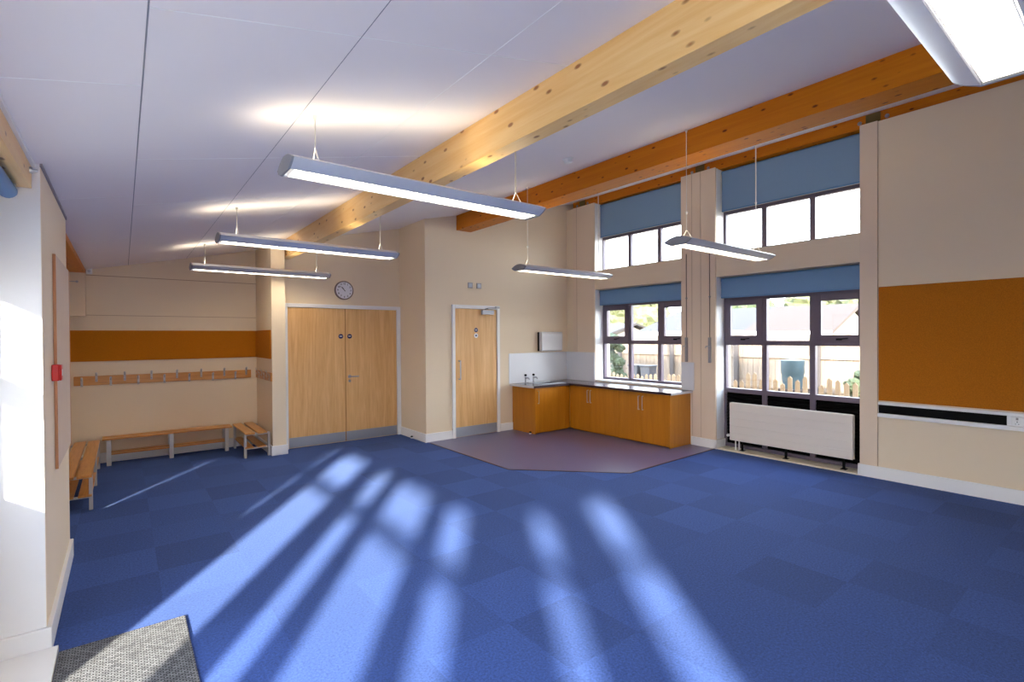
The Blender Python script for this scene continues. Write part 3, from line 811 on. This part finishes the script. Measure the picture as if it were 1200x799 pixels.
# ------------------------------------------------------------------ benches
def bench(name_label, loc, Lx, Ly, along, slats, legs, z=.345, wallside=None):
    """along 'x' or 'y'; slats: list of (offset, width) across; legs: positions along"""
    r = root('bench', name_label, 'bench', loc)
    W = Ly if along == 'x' else Lx; L = Lx if along == 'x' else Ly
    mat = m_slat_x if along == 'x' else m_slat_y
    def bx(bb, a0, a1, c0, c1, z0, z1):
        if along == 'x': bb.box(a0, a1, c0, c1, z0, z1)
        else: bb.box(c0, c1, a0, a1, z0, z1)
        return bb
    for (o_, w_) in slats:
        part('seat_slat', bx(B(), 0, L, o_, o_+w_, z-.022, z), mat, r, bevel=.004)
    for (o_, w_) in slats[:3]:
        part('shoe_shelf_slat', bx(B(), .05, L-.05, o_+.005, o_+w_-.005, .135, .15), mat, r, bevel=.003)
    for a in legs:
        fb = B()
        bx(fb, a-.024, a+.024, .0, .028, 0, z-.0225)
        bx(fb, a-.024, a+.024, W-.028, W, 0, z-.0225)
        bx(fb, a-.012, a+.012, .028, W-.028, z-.048, z-.0225)
        bx(fb, a-.010, a+.010, .028, W-.028, .112, .134)
        part('leg_frame', fb, m_steel, r, bevel=.002)
    return r
bench('long low wooden bench along the back wall of the alcove', (-.215, 8.08, 0), 1.44, .24, 'x', [(.0, .105), (.135, .105)], (.065, .72, 1.37))
bench('wooden slatted bench on the left side of the alcove, half hidden by the pier', (-.60, 6.02, 0), .365, 2.04, 'y', [(0, .10), (.125, .11), (.255, .11)], (.12, 1.08, 1.98))
bench('short wooden slatted bench on the right side of the alcove against the partition', (1.262, 7.33, 0), .315, .98, 'y', [(0.0, .115), (.15, .115)], (.10, .88))

# ------------------------------------------------------------------ kitchen corner
ZB = .76   # underside of worktop
def bar_handle(parent, p0, p1, off):
    a, b_ = Vector(p0), Vector(p1); o_ = Vector(off)
    part('handle', B().tube([a, a+o_, b_+o_, b_], .006, 8), m_chrome, parent, smooth=True)
# sink cabinet on the door wall
sc_ = root('base_cabinet', 'beech base cabinet under the sink next to the single door', 'cabinet', (5.28, 6.17, 0))
part('carcass', B().box(.02, .78, .022, .59, .06, ZB-.15).box(.02, .78, .05, .59, .005, .06), m_beech, sc_)
part('end_panel', B().box(0, .02, .0, .595, .004, ZB), m_beech, sc_, bevel=.001)
dr = part('door', B().box(.024, .665, 0, .02, .03, ZB-.006), m_beech, sc_, bevel=.0015)
bar_handle(dr, (.062, 0, .505), (.062, 0, .705), (0, -.03, 0))
part('corner_filler', B().box(.669, .79, .003, .02, .03, ZB-.006), m_beech, sc_, bevel=.001)
# corner cabinet
cc = root('base_cabinet', 'beech base cabinet under the window with two doors beside the inner corner', 'cabinet', (6.07, 5.085, 0))
part('carcass', B().box(.022, .525, .0, 1.06, .06, ZB).box(.05, .525, 0, 1.06, .005, .06), m_beech, cc)
da = part('door', B().box(0, .02, .003, .613, .03, ZB-.006), m_beech, cc, bevel=.0015)
db = part('door', B().box(0, .02, .617, 1.02, .03, ZB-.006), m_beech, cc, bevel=.0015)
part('corner_filler', B().box(.003, .02, 1.023, 1.083, .03, ZB-.006), m_beech, cc, bevel=.001)
bar_handle(da, (0, .585, .505), (0, .585, .705), (-.03, 0, 0)); bar_handle(db, (0, .65, .505), (0, .65, .705), (-.03, 0, 0))
# end cabinet
ec = root('base_cabinet', 'beech two-door base cabinet at the free end of the worktop near the radiator', 'cabinet', (6.07, 4.17, 0))
part('carcass', B().box(.022, .525, .02, .913, .06, ZB).box(.05, .525, .02, .913, .005, .06), m_beech, ec)
part('end_panel', B().box(0, .528, 0, .02, .004, ZB), m_beech, ec, bevel=.001)
da = part('door', B().box(0, .02, .024, .488, .03, ZB-.006), m_beech, ec, bevel=.0015)
db = part('door', B().box(0, .02, .492, .912, .03, ZB-.006), m_beech, ec, bevel=.0015)
bar_handle(da, (0, .46, .505), (0, .46, .705), (-.03, 0, 0)); bar_handle(db, (0, .53, .505), (0, .53, .705), (-.03, 0, 0))
# worktop: one L-shaped slab
wt = root('worktop', 'dark L-shaped worktop with pale cut ends over the beech cabinets', 'worktop', (5.22, 4.13, ZB))
sx0, sx1, sy0, sy1 = .34, .82, 2.17, 2.50     # sink cut-out, local
tb = B()
T = .034
tb.box(.82, 1.368, .004, 2.628, .001, T)
tb.box(.006, .34, 2.012, 2.628, .001, T); tb.box(.34, .82, 2.012, 2.17, .001, T); tb.box(.34, .82, 2.50, 2.628, .001, T)
part('top', tb, m_counter, wt)
part('front_edge', B().box(.816, .82, .0, 2.012, 0, T-.0005).box(.004, .82, 2.008, 2.012, 0, T-.0005), m_cedge, wt)
part('end_trim', B().box(.816, 1.368, 0, .004, 0, T+.0003).box(0.002, .006, 2.008, 2.635, 0, T+.0003), m_cend, wt)
# sink
sk_ = root('sink', 'small steel inset sink in the worktop', 'sink', (5.22, 4.13, ZB+T))
part('rim', B().box(sx0-.02, sx1+.02, sy0-.02, sy0+.02, 0, .004).box(sx0-.02, sx1+.02, sy1-.02, sy1+.06, 0, .004).box(sx0-.02, sx0+.02, sy0+.02, sy1-.02, 0, .004).box(sx1-.02, sx1+.02, sy0+.02, sy1-.02, 0, .004), m_chrome, sk_, bevel=.0015)
part('bowl', B().box(sx0+.02, sx1-.02, sy0+.02, sy0+.022, -.13, .002).box(sx0+.02, sx1-.02, sy1-.022, sy1-.02, -.13, .002).box(sx0+.02, sx0+.022, sy0+.022, sy1-.022, -.13, .002).box(sx1-.022, sx1-.02, sy0+.022, sy1-.022, -.13, .002).box(sx0+.022, sx1-.022, sy0+.022, sy1-.022, -.13, -.127), m_chrome, sk_)
def tap(x, lab):
    r = root('tap', lab, 'tap', (x, 6.66, ZB+T+.004), 'pair of sink taps')
    part('body', B().lathe([(.022, 0), (.022, .006), (.013, .012), (.012, .085), (.016, .09), (.016, .10), (.006, .104), (.006, .122)], (0, 0, 0), 'z', 18), m_chrome, r, smooth=True)
    part('spout', B().tube([(0, 0, .075), (0, -.03, .09), (0, -.075, .092), (0, -.098, .078), (0, -.1, .06)], [.011, .011, .010, .010, .009], 10), m_chrome, r, smooth=True)
    part('knob', B().lathe([(.017, .118), (.022, .124), (.022, .142), (.014, .15)], (0, 0, 0), 'z', 14), m_dark, r, smooth=True)
tap(5.49, 'left dark-knobbed chrome tap behind the sink')
tap(5.67, 'right dark-knobbed chrome tap behind the sink')
# splashback
sb = root('splashback', 'pale splashback sheets on the wall around the worktop', 'splashback', (6.5978, 6.7678, ZB+T+.001))
part('sheet', B().box(-1.39, -.003, -.006, 0, 0, .515), m_splash, sb)
part('sheet', B().box(-.020, -.0125, -.705, -.006, 0, .515), m_splash, sb)
part('sheet', B().box(-.031, -.0235, -2.66, -2.455, 0, .41), m_splash, sb)
# paper towel dispenser
pd = root('towel_dispenser', 'glossy white paper towel dispenser with black side above the sink', 'dispenser', (5.86, 6.77, 1.335))
part('cover', B().prism([(-.125, .02), (-.13, .30), (-.115, .345), (-.045, .345), (-.045, 0), (-.10, 0)], 'x', 0, .50), m_disp, pd, bevel=.008)
part('back_shell', B().box(.004, .496, -.045, 0, .004, .341), m_dark, pd)

# ------------------------------------------------------------------ mat
mt = part('door_mat', B().box(-.272, .267, 1.2, 3.415, .001, .012), weave_mat(), None, bevel=.002, origin=(0, 2.6, 0))
tag(mt, 'grey woven barrier mat on the blue carpet in the bottom left corner', 'mat')

# ------------------------------------------------------------------ outside
struct('ground', B().box(7.0, 42, -30, 50, -.12, -.02), m_ground)
struct('ground_left', B().box(-30, -.8, -30, 30, -.12, -.06), plain('grey yard paving', srgb(150, 148, 142), .9, noise=.1, scale=3))
def fence(x, y0, y1, ztop):
    r = root('garden_fence', 'tall close-boarded timber garden fence beyond the picket edging', 'fence', (x, y0, -.05))
    bb = B(); y = 0
    rnd = random.Random(3)
    while y < y1-y0:
        bb.box(-.01, .01, y, y+.125, 0, ztop+.05+rnd.uniform(-.01, .01)); y += .135
    part('boards', bb, m_fence, r)
    rb_ = B()
    for z in (.35, 1.09, 1.45): rb_.box(-.05, -.012, 0, y1-y0, z, z+.06)
    part('rail', rb_, m_fence, r)
    y = .3
    while y < y1-y0:
        part('post', B().box(-.13, -.055, y, y+.11, 0, ztop+.02), m_post, r); y += 1.9
fence(12.5, 0.5, 26, 1.60)
def picket(x, y0, y1, h, seedn, label):
    r = root('picket_edging', label, 'fence', (x, y0, -.02), 'low picket edging in the garden')
    rnd = random.Random(seedn); y = 0
    while y < y1-y0:
        hh = h*(1+rnd.uniform(-.12, .08))
        part('picket', B().prism([(y, 0), (y+.075, 0), (y+.075, hh-.04), (y+.0375, hh), (y, hh-.04)], 'x', 0, .02), m_picket, r); y += .125
    part('rail', B().box(.021, .04, 0, y1-y0, h*.4, h*.4+.05), m_picket, r)
picket(9.3, 2.4, 6.3, .86, 1, 'low pale picket edging outside the radiator window')
picket(9.8, 6.6, 9.3, .70, 2, 'low pale picket edging outside the kitchen window')
def butt(x, y):
    r = root('water_butt', 'teal plastic water butt standing before the garden fence', 'barrel', (x, y, -.02))
    part('stand', B().box(-.24, .24, -.24, .24, 0, .5), m_kerb, r, bevel=.01)
    part('barrel', B().lathe([(.17, .5), (.2, .7), (.205, .8), (.215, .82), (.215, .98), (.22, 1.0), (.22, 1.07)], (0, 0, 0), 'z', 28), m_butt, r, smooth=True)
    part('lid', B().lathe([(.225, 1.07), (.225, 1.09), (.1, 1.11)], (0, 0, 0), 'z', 28), m_butt, r, smooth=True)
butt(11, 4.60)
for (x, y, lab) in ((11.0, 8.62, 'grey plastic bin standing left of the fence post outside the kitchen window'), (11.0, 8.22, 'second grey plastic bin outside the kitchen window')):
    r = root('garden_bin', lab, 'bin', (x, y, -.02))
    part('body', B().prism([(-.11, 0), (.11, 0), (.15, .80), (-.15, .80)], 'x', -.15, .15), m_bin, r, bevel=.01)
    part('lid', B().box(-.17, .17, -.17, .17, .80, .84), m_bin, r, bevel=.01)
for i, (x, y) in enumerate(((9.0, 6.85), (9.0, 6.55))):
    r = root('plant_pot', ('left' if i == 0 else 'right') + ' terracotta pot on the ground outside the kitchen window', 'pot', (x, y, -.02))
    part('pot', B().lathe([(.07, 0), (.1, .16), (.11, .16), (.11, .2), (.09, .2)], (0, 0, 0), 'z', 18), m_terra, r, smooth=True)
    part('stem_tuft', B().blob((0, 0, .28), (.09, .09, .1), i, 1), m_leafA, r)
for i, (y, lab) in enumerate(((3.7, 'first'), (3.95, 'second'), (4.7, 'third'), (5.0, 'fourth'), (5.45, 'fifth'))):
    r = part('log_stub', B().lathe([(.06, 0), (.062, .27), (.05, .29)], (0, 0, 0), 'z', 14), m_kerb, None)
    r.location = (8.55, y, -.02)
    tag(r, lab + ' from the right of the short round log stubs outside the radiator window', 'log', 'log edging outside the radiator window')
def shed(loc, sx, sy, hw, hr, mroof, label, name='shed'):
    r = root(name, label, 'building', loc)
    part('walls', B().prism([(0, 0), (sx, 0), (sx, hw-.02), (sx/2, hr-.05), (0, hw-.02)], 'y', 0, sy), m_shed, r)
    part('roof', B().prism([(-.35, hw-.1), (sx/2, hr), (sx+.35, hw-.1), (sx+.35, hw), (sx/2, hr+.1), (-.35, hw)], 'y', -.3, sy+.3), mroof, r)
    part('fascia', B().box(-.42, -.36, -.3, sy+.3, hw-.14, hw+.02), m_white, r)
    return r
shed((18, 9.0, -.1), 6, 4.6, 1.85, 2.75, m_roofg, 'low outbuilding with a grey tiled roof beyond the fence')
shed((16.6, 6.0, -.1), 4, 2.1, 1.8, 2.6, m_roofb, 'low outbuilding with a tan roof beyond the fence')
shed((17, 15.0, -.1), 3.6, 6.0, 1.75, 2.2, m_roofg, 'low outbuilding seen over the fence through the kitchen window')
def bush(name, x, y, z0, r_, h, mat, lab, seedn, n=16):
    r = root(name, lab, 'bush' if name == 'bush' else 'tree', (x, y, -.1))
    part('trunk', B().tube([(0, 0, 0), (.03, .02, z0*.6), (0, .0, z0+.3*h)], [.09, .07, .04], 8), m_bark, r)
    fb_ = B(); rnd = random.Random(seedn)
    for i in range(n):
        a = rnd.uniform(0, 2*PI); q = rnd.uniform(0, .75)*r_
        s = rnd.uniform(.28, .5)*r_
        fb_.blob((q*math.cos(a), q*math.sin(a), z0+rnd.uniform(.15, .9)*h), (s, s, s*.85), seedn*31+i, 3, .22)
    part('foliage', fb_, mat, r)
bush('bush', 11.3, 9.75, .1, .5, 1.7, m_leafA, 'leafy green bush against the fence at the left of the kitchen window', 5)
bush('bush', 11.9, 9.05, .05, .2, .7, m_leafB, 'yellow green bush by the fence beside the grey bins', 6)
bush('bush', 11.4, 3.3, .1, .5, .85, m_leafA, 'low green bush near the fence at the right of the radiator window', 8)
bush('garden_tree', 27, 21.5, 1.0, 2.6, 3.6, m_leafB, 'pale yellow green tree behind the outbuildings, seen in the kitchen window', 11, 26)
bush('garden_tree', 27, 30, 1.2, 4.0, 5.2, m_leafA, 'green tree seen at the upper left of the kitchen window', 12, 26)
bush('garden_tree', 29, 15.5, .8, 2.2, 3.2, m_leafA, 'green tree behind the grey tiled roof', 13, 22)
bush('garden_tree', 28, 8.6, .8, 1.8, 2.5, m_leafB, 'faint green tree behind the tan roof', 14, 20)
bush('garden_tree', 31, 12.2, .8, 2.0, 2.9, m_leafB, 'small distant tree between the grey and tan roofs', 15, 20)
